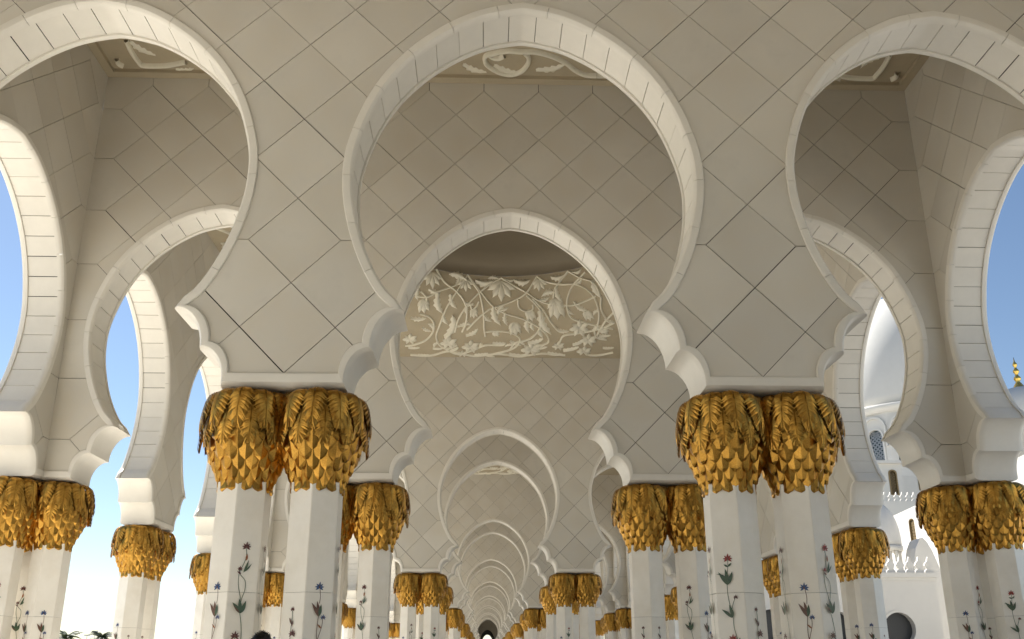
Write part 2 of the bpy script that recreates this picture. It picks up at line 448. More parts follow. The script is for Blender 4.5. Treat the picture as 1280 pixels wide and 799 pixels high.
def flower_into(mb, kind, p0, p1, N):
    if kind == 'bud':
        for a, l, wd in ((0, 1.05, .24), (.36, 1.0, .18), (-.36, 1.0, .18), (.75, .6, .14), (-.75, .6, .14)): frame_add(mb, p0, p1, N, *petal(a, l, wd, .24))
    elif kind == 'lotus':
        for a in (-1.0, -.5, 0, .5, 1.0): frame_add(mb, p0, p1, N, *petal(a, 1.05-.2*abs(a), .2, .22))
    else:
        for k in range(7): frame_add(mb, p0, p1, N, *petal(2*pi*k/7+.3, 0.5+.14*((k*3) % 4)/3, .15, .2, (.5, 0)))
VINES=[[[-0.714,0.999],[-0.606,0.87],[-0.46,0.787],[-0.368,0.696],[-0.314,0.577],[-0.302,0.423],[-0.319,0.317]],[[-0.338,0.989],[-0.454,0.754],[-0.521,0.569],[-0.533,0.355],[-0.521,0.232],[-0.465,0.119],[-0.398,0.063],[-0.326,0.126]],[[-0.338,0.989],[-0.278,0.89],[-0.207,0.778],[-0.157,0.575],[-0.136,0.38],[-0.119,0.269]],[[0.009,0.977],[-0.137,0.864],[-0.255,0.729],[-0.34,0.586],[-0.38,0.442],[-0.379,0.313]],[[0.009,0.977],[0.136,0.88],[0.261,0.791],[0.36,0.705],[0.459,0.652],[0.584,0.619],[0.739,0.603],[0.901,0.627],[1.062,0.659]],[[-0.338,0.989],[-0.198,0.802],[-0.067,0.636],[0.05,0.556],[0.198,0.495],[0.318,0.405],[0.388,0.297],[0.393,0.191],[0.328,0.14],[0.268,0.158]],[[0.38,0.975],[0.261,0.791],[0.153,0.716],[0.011,0.649],[-0.104,0.6],[-0.208,0.478],[-0.281,0.347]],[[0.38,0.975],[0.471,0.902],[0.638,0.845],[0.822,0.818],[0.968,0.743],[1.027,0.633],[0.987,0.494],[0.9,0.369],[0.831,0.301],[0.817,0.222],[0.887,0.191]],[[0.758,0.983],[0.643,0.879],[0.567,0.797],[0.536,0.701]],[[0.758,0.983],[0.928,0.869],[1.071,0.813],[1.126,0.743],[1.124,0.662]],[[1.01,0.925],[0.825,0.829],[0.727,0.733],[0.667,0.611],[0.666,0.479],[0.762,0.414],[0.893,0.358],[1.023,0.314]],[[0.258,0.757],[0.351,0.638],[0.394,0.522],[0.35,0.379],[0.281,0.271],[0.209,0.21],[0.126,0.176],[0.076,0.056]],[[0.319,0.719],[0.406,0.59],[0.456,0.448],[0.502,0.333],[0.548,0.304]],[[-0.123,0.326],[-0.021,0.343],[0.099,0.316],[0.162,0.242],[0.14,0.14],[0.076,0.056],[-0.042,-0.026]],[[-0.726,0.087],[-0.665,0.109],[-0.595,0.181],[-0.569,0.299],[-0.596,0.399],[-0.662,0.464],[-0.768,0.486]],[[-0.918,0.659],[-0.765,0.67],[-0.644,0.751],[-0.468,0.844],[-0.382,0.927]],[[-0.633,-0.07],[-0.49,-0.082],[-0.367,0.018],[-0.182,-0.077],[-0.013,-0.025],[0.159,-0.063],[0.308,-0.013],[0.476,-0.045]],[[0.479,0.173],[0.536,0.263],[0.649,0.285],[0.785,0.304],[0.963,0.342],[1.085,0.379]],[[0.637,0.063],[0.639,-0.027],[0.704,-0.05],[0.848,0.003]],[[1.199,0.495],[1.01,0.406],[0.877,0.299],[0.83,0.249]],[[-0.406,0.062],[-0.301,-0.034],[-0.194,0.048],[-0.109,0.135],[0.015,0.138],[0.047,0.175]],[[-0.869,0.718],[-0.777,0.668],[-0.759,0.628]],[[-0.206,0.687],[-0.225,0.629],[-0.26,0.592],[-0.282,0.636],[-0.259,0.66]],[[0.173,0.715],[0.178,0.624],[0.243,0.576],[0.31,0.6],[0.312,0.652]],[[0.757,0.644],[0.782,0.567],[0.849,0.517]],[[1.122,0.642],[1.04,0.53],[1.027,0.427],[1.035,0.382]]]
LEAVES=[[[-0.353,0.917],[-0.558,0.964]],[[-0.258,0.929],[-0.064,0.942]],[[0.137,0.947],[0.311,0.936]],[[0.536,0.948],[0.717,0.95]],[[0.811,0.959],[0.961,0.974]],[[-0.651,0.738],[-0.537,0.513]],[[-0.506,0.742],[-0.413,0.585]],[[-0.446,0.233],[-0.446,0.523]],[[-0.062,0.641],[0.008,0.417]],[[0.05,0.555],[0.067,0.411]],[[0.258,0.493],[0.249,0.315]],[[0.39,0.588],[0.436,0.298]],[[0.568,0.768],[0.411,0.73]],[[0.587,0.83],[0.635,0.645]],[[-0.369,0.38],[-0.288,0.461]],[[-0.278,0.269],[-0.187,0.371]],[[1.103,0.825],[1.13,0.626]],[[1.01,0.428],[1.091,0.378]],[[-0.682,0.338],[-0.582,0.302]],[[-0.845,0.433],[-0.686,0.45]],[[-0.774,0.76],[-0.621,0.749]],[[-0.022,0.969],[-0.129,0.964]],[[0.041,0.961],[0.148,0.959]],[[-0.906,0.775],[-0.857,0.616]],[[0.483,0.054],[0.62,0.108]],[[0.354,0.007],[0.465,-0.026]],[[-0.056,0.173],[0.055,0.175]],[[0.224,0.175],[0.358,0.24]],[[0.082,0.21],[0.168,0.139]],[[-0.177,-0.05],[-0.079,-0.01]],[[-0.503,0.058],[-0.428,0.061]],[[-0.693,0.062],[-0.604,0.066]],[[0.067,-0.017],[0.195,-0.06]],[[0.275,0.091],[0.371,0.112]],[[0.848,0.248],[0.954,0.243]],[[0.799,0.081],[0.893,0.081]],[[0.577,0.136],[0.691,0.199]],[[-0.577,-0.07],[-0.493,-0.069]]]
FLOWERS=[["bud",[-0.801,0.638],[-0.745,0.527]],["bud",[-0.252,0.604],[-0.241,0.512]],["bud",[0.123,0.447],[0.132,0.317]],["bud",[0.268,0.594],[0.288,0.484]],["bud",[0.552,0.692],[0.536,0.508]],["bud",[0.852,0.527],[0.853,0.442]],["lotus",[-0.359,0.93],[-0.35,0.812]],["lotus",[0.402,0.935],[0.394,0.816]],["lotus",[0.01,0.937],[0.011,0.735]],["lotus",[-0.767,0.944],[-0.735,0.798]],["star",[0.619,0.352],[0.767,0.342]],["star",[-0.466,0.155],[-0.356,0.161]],["star",[-0.285,0.109],[-0.177,0.113]],["star",[0.167,0.071],[0.288,0.073]],["star",[0.66,0.199],[0.777,0.195]],["star",[0.583,0.033],[0.673,0.034]],["star",[-0.787,0.184],[-0.69,0.19]],["star",[-0.304,-0.034],[-0.24,-0.032]],["bud",[-0.062,0.3],[-0.011,0.301]],["bud",[0.877,0.299],[0.95,0.294]],["star",[0.412,0.121],[0.49,0.121]]]
CEIL_VINES=[[[0.026,0.832],[-0.02,0.829],[-0.065,0.843],[-0.093,0.857],[-0.096,0.892],[-0.076,0.923],[-0.04,0.949],[0.001,0.957],[0.036,0.938],[0.057,0.896],[0.056,0.861],[0.04,0.836]],[[0.026,0.832],[0.083,0.833],[0.142,0.855],[0.191,0.888],[0.229,0.928],[0.267,0.952],[0.309,0.955]],[[-0.085,0.848],[-0.07,0.865],[-0.047,0.869],[-0.028,0.855]],[[-1.328,0.809],[-1.333,0.866],[-1.329,0.919],[-1.317,0.943],[-1.238,0.941],[-1.16,0.92]],[[-1.399,0.91],[-1.404,0.932],[-1.393,0.948]]]
CEIL_LEAVES=[[[-0.175,0.907],[-0.09,0.95]],[[0.088,0.932],[0.191,0.897]],[[-0.064,0.909],[0.03,0.951]],[[-1.319,0.819],[-1.255,0.89]],[[-1.211,0.965],[-1.144,0.958]]]

# ------------------------------------------------------------------ carved dome bays
ZD0, ZD1, RD = 2.006, 2.39, .93
HY, HX = 1.4375, XI
def cove(side, x, t):                   # side 0 = far wall (+y), then turning; returns point (units of M about the bay centre) and inward normal
    h = HY if side % 2 == 0 else HX; hx = HX if side % 2 == 0 else HY
    def pt(x, t):
        B = Vector((x, h)); R_ = B.normalized()*RD; a = max(0, min(1, t))*pi/2
        Q = B.lerp(R_, sin(a)); return Vector((Q.x, Q.y, ZD0+(ZD1-ZD0)*(1-cos(a))))
    e = 1e-3; p = pt(x, t); du = pt(x+e, t)-pt(x-e, t); tt = min(max(t, .02), .98); dv = pt(x, tt+e)-pt(x, tt-e)
    n = du.cross(dv).normalized()
    if n.y > 0 or (abs(n.y) < .2 and n.z > 0): n = -n
    if n.z > 0.01: n = -n
    Rz = Matrix.Rotation(side*pi/2, 3, 'Z')
    return Rz @ p, Rz @ n
def to_w(p): return Vector((p.x*M, p.y*M, p.z*M+EYE))
def cove_mesh():
    v = []; f = []; n = 120; m_ = 10
    for j in range(m_+1):
        for i in range(n):
            th = 2*pi*i/n; c, s = cos(th), sin(th); k = min(HX/abs(c) if abs(c) > 1e-9 else 9, HY/abs(s) if abs(s) > 1e-9 else 9)
            B = Vector((c*k, s*k)); a = j/m_*pi/2; Q = B.lerp(Vector((c*RD, s*RD)), sin(a)); v.append(W(Q.x, Q.y, ZD0+(ZD1-ZD0)*(1-cos(a))))
    for j in range(m_):
        for i in range(n): k = (i+1) % n; f.append((j*n+i, j*n+k, (j+1)*n+k, (j+1)*n+i))
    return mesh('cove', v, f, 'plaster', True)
def domecap_mesh():
    mb = MB(); mb.lathe([(RD*M, 0), (RD*M*1.015, .06*M), (RD*M*.99, .07*M)]+[(RD*M*.99*cos(a), .07*M+RD*M*.85*sin(a)) for a in [pi/2*i/12 for i in range(1, 12)]]+[(.02, .07*M+RD*M*.85)], 64, caps=False)
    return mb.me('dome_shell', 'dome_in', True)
COVE, CAPM = cove_mesh(), domecap_mesh()
RT_ = lambda t: max(.02, min(1, (t+.13)/1.13))
def relief_pieces(side):
    out = []
    for vn in VINES:
        c = catmull([(a, RT_(b)) for a, b in vn], 6); P_, N_ = [], []
        for q in c:
            p, n = cove(side, q.x, q.y); P_.append(to_w(p)); N_.append(n)
        out.append(('vine',)+vine_mesh(P_, N_, .038))
        acc = 0; sg = 1
        for i in range(3, len(P_)-3):
            acc += (P_[i]-P_[i-1]).length
            if acc > 1.45:
                acc = 0; sg = -sg; t = (P_[i+1]-P_[i-1]).normalized(); lt = t.cross(N_[i]).normalized()*sg; ln = .34+.16*((i*7) % 5)/4
                mb = MB(); frame_add(mb, P_[i], P_[i]+(t*.75+lt*.7).normalized()*ln, N_[i], *LEAFP); out.append(('carved_leaf', mb.v, mb.f))
    for a, b in LEAVES:
        mb = MB(); p0, n0 = cove(side, a[0], RT_(a[1])); p1, n1 = cove(side, b[0], RT_(b[1])); frame_add(mb, to_w(p0), to_w(p1), (n0+n1).normalized(), *LEAFP); out.append(('carved_leaf', mb.v, mb.f))
    for k, a, b in FLOWERS:
        mb = MB(); p0, n0 = cove(side, a[0], RT_(a[1])); p1, n1 = cove(side, b[0], RT_(b[1])); q0, q1 = to_w(p0), to_w(p1); flower_into(mb, k, q0, q1+(q1-q0)*.18, (n0+n1).normalized()); out.append(('carved_flower', mb.v, mb.f))
    return out
def join(ps, nm, m):
    mb = MB()
    for _, v, f in ps: mb.add(v, f)
    return mb.me(nm, m, True)
SIDES = [relief_pieces(j) for j in range(4)]
REST3 = join(SIDES[1]+SIDES[2]+SIDES[3], 'carved_relief', 'relief')
ALL4 = join(sum(SIDES, []), 'carved_relief', 'relief')
for k in DOMES:
    lab = {1: 'tan dome ceiling with cream carved vines, lotus flowers and a plain cap toned dark for its shade', -3: 'carved dome ceiling over the bay where the person stands', -7: 'carved dome ceiling over the open end of the arcade'}.get(k, 'far carved dome ceiling deep down the arcade')
    r = thing('dome_ceiling', lab, 'ceiling', (0, (k+1.5625)*M, 0), 0, None if k in (1, -3, -7) else 'far dome ceilings')
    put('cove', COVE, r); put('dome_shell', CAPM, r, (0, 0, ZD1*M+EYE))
    if k == 1:
        for nm, v, f in SIDES[0]: put(nm, mesh(nm, v, f, 'relief', True), r)
        o = put('carved_relief', REST3, r)
    else: o = put('carved_relief', ALL4, r)
    o['kind'] = 'stuff'
# flat carved ceilings
def ceil_pieces():
    out = []; D = Vector((0, 0, -1))
    P3 = lambda q, dz=0: Vector((q[0]*M, q[1]*M, ZC*M+EYE-.004))
    vs = []; ls = []
    for i, vn in enumerate(CEIL_VINES):
        if i >= 3: vs += [vn, [(-a, b) for a, b in vn]]
        else:
            for off in (0, -.62, .62): vs.append([((a if off <= 0 else -a)+off, b) for a, b in vn])
    for i, (a, b) in enumerate(CEIL_LEAVES):
        if i >= 3: ls += [(a, b), ((-a[0], a[1]), (-b[0], b[1]))]
        else:
            for off in (0, -.62, .62):
                s = 1 if off <= 0 else -1; ls.append(((s*a[0]+off, a[1]), (s*b[0]+off, b[1])))
    vs += [[(x, 1.125-y) for x, y in v] for v in vs]; ls += [((a[0], 1.125-a[1]), (b[0], 1.125-b[1])) for a, b in ls]
    for vn in vs:
        c = [P3(q) for q in catmull(vn, 6)]; out.append(('vine',)+vine_mesh(c, [D]*len(c), .050))
    for a, b in ls:
        mb = MB(); frame_add(mb, P3(a), P3(b), D, *leaf_pts(.25, 9, .09)); out.append(('carved_leaf', mb.v, mb.f))
    return out
CP = ceil_pieces(); CPJ = join(CP, 'carved_relief', 'relief')
mb = MB(); zc_ = ZC*M+EYE
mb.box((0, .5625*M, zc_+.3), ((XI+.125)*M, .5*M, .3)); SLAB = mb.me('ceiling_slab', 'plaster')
mb = MB()
for sx in (-1, 1): mb.box((sx*(XI-.016)*M, .5625*M, zc_-.03), (.0155*M, .437*M, .06))
for yy in (.141, .984): mb.box((0, yy*M, zc_-.03), ((XI-.032)*M, .0155*M, .06))
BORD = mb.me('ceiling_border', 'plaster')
for k in STRIPS:
    r = thing('flat_ceiling', 'flat tan ceiling with cream carved scrolls and leaves beside the dark-haired person' if k == 0 else 'flat carved ceiling at the open end of the arcade' if k < 0 else 'far flat carved ceiling between two receding arch walls', 'ceiling', (0, k*M, 0), 0, None if k <= 0 else 'far flat ceilings')
    put('ceiling_slab', SLAB, r); put('ceiling_border', BORD, r)
    if k == 0:
        for nm, v, f in CP: put(nm, mesh(nm, v, f, 'relief', True), r)
    else: put('carved_relief', CPJ, r)['kind'] = 'stuff'

# ------------------------------------------------------------------ columns
CB, CT = .334, .54
def prof_at(P, t):
    s = t*(len(P)-1); i = min(int(s), len(P)-2); return Vector(P[i]).lerp(Vector(P[i+1]), s-i)
def frond(path, hw, n, name):
    path = [tuple(p) for p in catmull([(a, b) for a, b in path], 5)]
    def pos(v, wv, off):
        v = max(0, min(1.0, v)); p = prof_at(path, v); d = prof_at(path, min(1, v+.03))-prof_at(path, max(0, v-.03)); t = d.normalized(); nn = Vector((-t.y, t.x))
        if nn.x < 0: nn = -nn
        drop = -abs(wv)**2*8.5
        r = p.x+nn.x*(off+drop); z = p.y+nn.y*(off+drop)
        a = -pi/2+wv/max(r, .06); return (r*cos(a)*M, r*sin(a)*M, z*M+EYE)
    def width(v): return hw*max(.03, (sin(pi*min(1, .085+.875*v)))**.7)
    mb = MB(); K = 8; v = []; f = []
    for i in range(K+1):
        t = i/K*.93; w_ = width(t)*.86
        v += [pos(t, -w_, -.0006), pos(t, -w_*.5, .0006), pos(t, 0, .0012), pos(t, w_*.5, .0006), pos(t, w_, -.0006)]
    for i in range(K):
        for k in range(4): f.append((i*5+k, (i+1)*5+k, (i+1)*5+k+1, i*5+k+1))
    mb.add(v, f)
    for i in range(n):
        v0 = .03+.86*i/n; dv = .86/n*1.02
        for sg in (-1, 1):
            vt = min(1.02, v0+dv*.5+.13+.03*sin(i*2.3)); w_ = width(min(vt, .97))*1.08*sg
            A = pos(v0, .0012*sg, .0040); B = pos(v0+dv, .0012*sg, .0026); C = pos(vt+.012, w_, .0004)
            Dm = pos((v0+vt)/2-.008, w_*.55, .0030); E_ = pos((v0+vt)/2+dv*.62, w_*.5, .0008)
            q = [(0, 3, 2), (0, 1, 3), (1, 4, 3), (3, 4, 2)]
            mb.add([A, B, C, Dm, E_], q if sg < 0 else [t[::-1] for t in q])
    mb.add([pos(.02, -.0017, .003), pos(.02, .0017, .003), pos(.5, .0014, .0047), pos(.5, -.0014, .0047), pos(.96, 0, .003)], [(0, 1, 2, 3), (3, 2, 4)])
    return mb.me(name, 'gold')
UPL = frond([(.050, .532), (.070, .5320), (.0865, .523), (.0940, .507), (.0985, .486), (.1010, .462), (.1010, .434)], .0243, 19, 'leaf')
LOL = frond([(.082, .490), (.0895, .474), (.0955, .452), (.0980, .430), (.0975, .402)], .0195, 14, 'leaf')
SPROF = [(.085, .475), (.0875, .455), (.0850, .432), (.0780, .410), (.0685, .388), (.0575, .366), (.0505, .348), (.0485, .338)]
def scale_mesh(b=0):
    pts = [(0, .62, 0), (-.5, .02, .02), (.5, .02, .02), (-.36-b*.06, -.36, .20), (.36+b*.06, -.36, .20), (0, -.60+b*.06, .36), (0, .10, .24), (0, -.36, .44),
           (-.5, .02, -.25), (.5, .02, -.25), (-.34, -.36, -.2), (.34, -.36, -.2), (0, -.58, -.15)]
    f = [(0, 1, 6), (0, 6, 2), (1, 3, 7, 6), (2, 6, 7, 4), (3, 5, 7), (4, 7, 5), (1, 8, 10, 3), (3, 10, 12, 5), (5, 12, 11, 4), (4, 11, 9, 2)]
    return mesh('scale', [(x, -o, z) for x, z, o in pts], f, 'gold')
SCM = scale_mesh(); SCB = scale_mesh(1)
def cap_parts():
    """(mesh, matrix) of every gilded leaf and scale, relative to the column's foot"""
    rnd = random.Random(3); out = []
    for k in range(12):
        out.append((UPL, Matrix.Rotation(2*pi*k/12+rnd.uniform(-.03, .03), 4, 'Z') @ Matrix.Translation((0, 0, rnd.uniform(-.004, .002)*M))))
        out.append((LOL, Matrix.Rotation(2*pi*(k+.5)/12+rnd.uniform(-.05, .05), 4, 'Z') @ Matrix.Translation((0, 0, rnd.uniform(-.006, .004)*M))))
    rows = 8
    for j in range(rows):
        t = .10+.86*j/(rows-1); p = prof_at(SPROF, t); d = prof_at(SPROF, min(1, t+.05))-prof_at(SPROF, max(0, t-.05)); tilt = math.atan2(d.x, -d.y)
        n = 16 if j < rows-1 else 12
        wd = 2*pi*p.x/n*(1.04 if j < rows-1 else 1.12)*M; hg = (.0345 if j < rows-1 else .030)*M
        for i in range(n):
            a = 2*pi*(i+.5*(j % 2))/n
            m = Matrix.Rotation(a, 4, 'Z') @ Matrix.Translation((0, -p.x*M, p.y*M+EYE)) @ Matrix.Rotation(-tilt+rnd.uniform(-.09, .09)+(.10 if j < rows-1 else -.06), 4, 'X') @ Matrix.Diagonal((wd, M*(.015, .017, .019, .022, .023, .024, .022, .018)[j], hg, 1))
            out.append((SCM if j < rows-1 else SCB, m))
    return out
CPARTS = cap_parts()
mb = MB(); mb.lathe([(.050*M, CB*M+.02+EYE)]+[((r-.004)*M, z*M+EYE) for r, z in SPROF[::-1]]+[(.082*M, .495*M+EYE), (.070*M, .518*M+EYE), (.05*M, .524*M+EYE), (.048*M, .5395*M+EYE), (.02*M, .5395*M+EYE)], 32)
CORE = mb.me('capital', 'gold', True)
mb = MB(); mb.add([v.co for v in CORE.vertices], [tuple(p.vertices) for p in CORE.polygons])
for me, m in CPARTS: mb.add([m @ v.co for v in me.vertices], [tuple(p.vertices) for p in me.polygons])
CAPJ = mb.me('capital', 'gold')
RS = .0556*M; HJ = .126*M+EYE; HTOP = .345*M+EYE
def hexa(r): return [(r*cos(-pi/2+pi/3*i), r*sin(-pi/2+pi/3*i)) for i in range(6)]
mb = MB(); mb.lathe([(RS*.92, .36), (RS*.92, HTOP)], 6, a0=-pi/2); SCORE = mb.me('shaft', 'joint')
def slab(i, z0, z1):
    h = hexa(RS); a = Vector((*h[i], 0)); b = Vector((*h[(i+1) % 6], 0)); d = (b-a).normalized(); n = Vector((d.y, -d.x, 0)); g = .0035; ch = .003
    pts = [a+d*g-n*.035, a+d*g-n*ch, a+d*(g+ch), b-d*(g+ch), b-d*g-n*ch, b-d*g-n*.035]
    v = [p+Vector((0, 0, z)) for z in (z0, z1) for p in pts]; f = [(k, k+1, k+7, k+6) for k in range(5)]+[(5, 4, 3, 2, 1, 0), (6, 7, 8, 9, 10, 11)]
    return v, f
SLABS = []
for i in range(6):
    for z0, z1 in ((.38, HJ-.002), (HJ+.002, HTOP)): SLABS.append(mesh('slab', *slab(i, z0, z1), 'shaft'))
mb = MB()
for s_ in SLABS: mb.add([v.co for v in s_.vertices], [tuple(p.vertices) for p in s_.polygons])
SLABJ = mb.me('slab', 'shaft')
mb = MB(); mb.lathe([(RS*1.45, 0), (RS*1.45, .16), (RS*1.38, .2), (RS*1.2, .26), (RS*1.16, .33), (RS*1.04, .38)], 6, a0=-pi/2); BASE = mb.me('base', 'shaft')
# stone inlay flowers: flat, let into the faces of the shaft
IM = ['green', 'brown', 'red', 'blue', 'dkred', 'orange']
def inlay(spec):
    mb = MB(); e = [0]
    def P(u, z): return (u*M, 0, z*M+EYE)
    def poly(pts, mi):
        e[0] -= .00012; mb.add([(p[0], e[0]-.0012, p[2]) for p in pts], [tuple(range(len(pts)))], mi)
    def stem(pts, mi=0, w_=.00062):
        c = catmull(pts, 5)
        for a, b in zip(c, c[1:]):
            d = b-a; n = Vector((-d.y, d.x)).normalized()*w_; poly([P(*(a-n)), P(*(b-n)), P(*(b+n)), P(*(a+n))], mi)
    def leaf(u, z, l, a, wd, mi=0, curve=.15):
        L, R = [], []; d = Vector((cos(a), sin(a))); n = Vector((-d.y, d.x))
        for i in range(8):
            t = i/7; c = Vector((u, z))+d*(l*t)+n*(curve*l*t*t); w_ = .8*wd*sin(pi*t**.8)
            L.append(P(*(c+n*w_))); R.append(P(*(c-n*w_)))
        for i in range(7): poly([L[i], R[i], R[i+1], L[i+1]][::-1], mi)
    def flower(u, z, r, mi, n=7):
        for k in range(n):
            a = -.5+(pi+1.0)*k/(n-1); leaf(u, z-r*.25, r*(1.15 if k in (n//2,) else 1), a, r*.24, mi, .1*(1 if k > n/2 else -1))
        leaf(u, z-r*.5, r*.6, pi/2, r*.22, 1, 0)
    spec(stem, leaf, flower)
    me = mb.me('flower_inlay', None, mats=IM); return me
def motif_a(top=4, low=4):
    def s(stem, leaf, flower):
        stem([(0, .21), (.002, .195), (-.003, .178), (-.009, .163), (-.009, .14), (-.003, .115), (-.003, .095), (.003, .065), (.005, .03), (.001, -.02), (-.003, -.07), (.002, -.13), (0, -.19)])
        stem([(-.010, .168), (-.006, .158), (.003, .148), (.004, .13), (-.001, .112), (-.002, .095)])
        flower(0, .215, .0092, top); leaf(.001, .186, .014, 1.35, .0028, 5); leaf(-.002, .163, .026, 1.1, .0030, 0); leaf(.0, .165, .020, .75, .002, 0)
        flower(-.009, .171, .0055, top); leaf(-.007, .160, .009, 2.4, .0022, 4)
        for a, l in ((pi/2, .028), (1.05, .026), (2.1, .026)): leaf(-.002, .086, l, a, .0048, 0)
        leaf(-.002, .088, .020, 2.7, .0022, 1, -.4)
        flower(-.008, .046, .0092, low); stem([(-.008, .042), (-.008, .02), (-.002, -.01)])
        for a in (1.0, 2.0): leaf(0, -.02, .03, a, .0045, 0)
        flower(.006, -.06, .008, 3); leaf(0, -.1, .03, 2.2, .005, 0); leaf(.001, -.12, .03, .9, .005, 0)
    return s
def motif_b(col=3):
    def s(stem, leaf, flower):
        stem([(.001, .135), (.003, .118), (.002, .105)], 1); flower(0, .138, .0095, col)
        for a, l, m in ((pi/2, .030, 1), (1.25, .024, 0), (1.95, .03, 1)): leaf(.001, .080, l, a, .0042, m)
        stem([(.001, .082), (-.001, .05), (.002, .02), (-.002, -.03), (.002, -.1), (0, -.18)], 1)
        flower(.010, .080, .0058, col); stem([(.009, .077), (.008, .062), (.0, .035)], 1); leaf(.007, .058, .012, 2.2, .002, 5)
        for a in (1.0, 2.1): leaf(0, .012, .026, a, .004, 0)
        flower(-.006, -.03, .008, 2); leaf(0, -.08, .03, 1.0, .005, 0); leaf(0, -.1, .03, 2.2, .005, 0)
    return s
def motif_c():
    def s(stem, leaf, flower):
        stem([(.0, .19), (-.001, .175), (-.004, .155), (-.005, .13), (-.003, .108), (.002, .085), (.003, .06), (.008, .03), (.004, -.03), (0, -.15)])
        flower(0, .194, .0095, 2); leaf(-.001, .176, .009, 2.4, .0025, 0); leaf(0, .177, .010, .6, .0025, 0)
        for a, l in ((1.5, .032), (1.0, .028), (2.0, .03)): leaf(-.004, .141, l, a, .0048, 0)
        leaf(-.006, .155, .018, 2.3, .0022, 0, .5); flower(.011, .118, .005, 4); stem([(.010, .116), (.005, .104), (.001, .09)])
        leaf(.003, .078, .026, 1.65, .0045, 0); leaf(.002, .078, .026, 2.3, .004, 0)
        flower(0, .040, .0095, 2); leaf(.009, .02, .022, 1.2, .004, 1)
        for a in (1.0, 2.0): leaf(.002, -.03, .03, a, .0045, 0)
    return s
def motif_d():
    def s(stem, leaf, flower):
        flower(0, .095, .0055, 4); stem([(0, .092), (.001, .075), (-.001, .05), (.0, .0), (0, -.1)]); leaf(0, .066, .014, 1.9, .0025, 1); leaf(0, .062, .012, 1.1, .002, 4)
        flower(.004, .050, .0085, 4); leaf(0, .02, .02, 1.2, .003, 0); leaf(0, .0, .02, 2.0, .003, 0)
    return s
INL = dict(a=inlay(motif_a()), b=inlay(motif_b()), c=inlay(motif_c()), d=inlay(motif_d()), e=inlay(motif_a(2, 1)))
APO = RS*cos(pi/6)
def face_mtx(i):                          # i-th face, seen from outside: local x along it, -y outwards
    a = -pi/2+pi/3*(i+.5); n = Vector((cos(a), sin(a), 0))
    return Matrix.Translation(n*APO) @ Matrix.Rotation(a+pi/2, 4, 'Z')
def column(x, y, label, group, detail, motifs):
    r = thing('column', label, 'column', (x*M, y*M, 0), 0, group)
    sh = put('shaft', SCORE, r); put('base', BASE, r)
    if detail:
        for s_ in SLABS: put('slab', s_, sh)
        cp = put('capital', CORE, r)
        for me, m in CPARTS: put(me.name.split('.')[0], me, cp, mtx=m)
    else:
        o = put('slab', SLABJ, sh); o['kind'] = 'stuff'; put('capital', CAPJ, r)
    for i, k in motifs.items():
        if k: put('flower_inlay', INL[k], sh, mtx=face_mtx(i))
    return r
ROLE = {0: 'outer', 1: 'inner'}
def sidename(sg): return 'palm side' if sg < 0 else 'courtyard building side'
for k in ROWS:
    yc = k+TH/2
    for sg in (-1, 1):
        for j, off in enumerate((-.074, .074)):
            inner = (sg*off < 0)
            if k == 0:
                mot = {(-1, 0): {5: 'b', 0: 'a', 1: 'a'}, (-1, 1): {5: 'd', 0: 'b', 1: 'a'}, (1, 0): {5: 'c', 0: 'd', 4: 'a'}, (1, 1): {5: 'b', 0: 'e', 4: 'a'}}[(sg, j)]
                what = {(-1, 0): 'dark red flower above a tall vine', (-1, 1): 'blue flower over a brown tulip', (1, 0): 'bright red flower and green tulip', (1, 1): 'blue star flower and faint brown vine'}[(sg, j)]
                lab, g = 'white hexagonal column with gold palm capital, inlaid with '+what, None
            else:
                mot = {5: 'bdac'[(k+j) % 4], 0: 'acdb'[(k+j+(sg > 0)) % 4]} if 0 < k < 14 else {}
                if k == 1: lab, g = 'white column with gold palm capital, %s of the pair under the dome-cove wall on the %s' % (('nave-side' if inner else 'aisle-side'), sidename(sg)), None
                elif k < 0: lab, g = 'white column with gold palm capital at the open end of the arcade, central pairs', 'central columns at the open end'
                else: lab, g = 'paired white column with gold palm capital in the far central file on the %s' % sidename(sg), 'far central columns, '+sidename(sg)
            column(sg*.5+off, yc, lab, g, k in (0, 1), mot)
        for j, (x, dy) in enumerate(((1.43, 0), (1.54, -.074), (1.54, .074))):
            if k == 1: lab, g = ('white column with gold palm capital in the corner cluster of three where carved ceiling and dome meet, %s, %s' % (['inner', 'outer near the person', 'outer away from the person'][j], sidename(sg))), None
            elif k == 0: lab, g = 'white column of the corner cluster at the end of the wall beside the person, %s' % sidename(sg), 'corner columns beside the person, '+sidename(sg)
            elif k < 0: lab, g = 'corner cluster column with gold palm capital at the open end, %s' % sidename(sg), 'corner columns at the open end, '+sidename(sg)
            else: lab, g = 'far corner cluster column with gold palm capital on the %s' % sidename(sg), 'far corner columns, '+sidename(sg)
            mot = {5: 'abcd'[(j+1) % 4], 0: 'bead'[(j+(sg > 0)) % 4]} if 0 < k < 9 else {}
            column(sg*x, yc+dy, lab, g, k == 1 and j < 2, mot)
for k in DOMES:
    for i in (1, 2):
        for sg in (-1, 1):
            for dy in (-.074, .074):
                if k == 1: lab, g = 'white column with gold palm capital, one of a close pair between the dome side arches, %s %s' % ('first' if i == 1 else 'second', 'palm side pair' if sg < 0 else 'courtyard side pair'), 'dome side pair %d, %s' % (i, sidename(sg))
                elif k < 0: lab, g = 'side column of the open end bay with gold palm capital, %s' % sidename(sg), 'open end side columns, '+sidename(sg)
                else: lab, g = 'far side-pair column with gold palm capital on the %s' % sidename(sg), 'far side columns, '+sidename(sg)
                column(sg*1.53, k+i+TH/2+dy, lab, g, False, {5: 'b', 0: 'd'} if k == 1 else {})

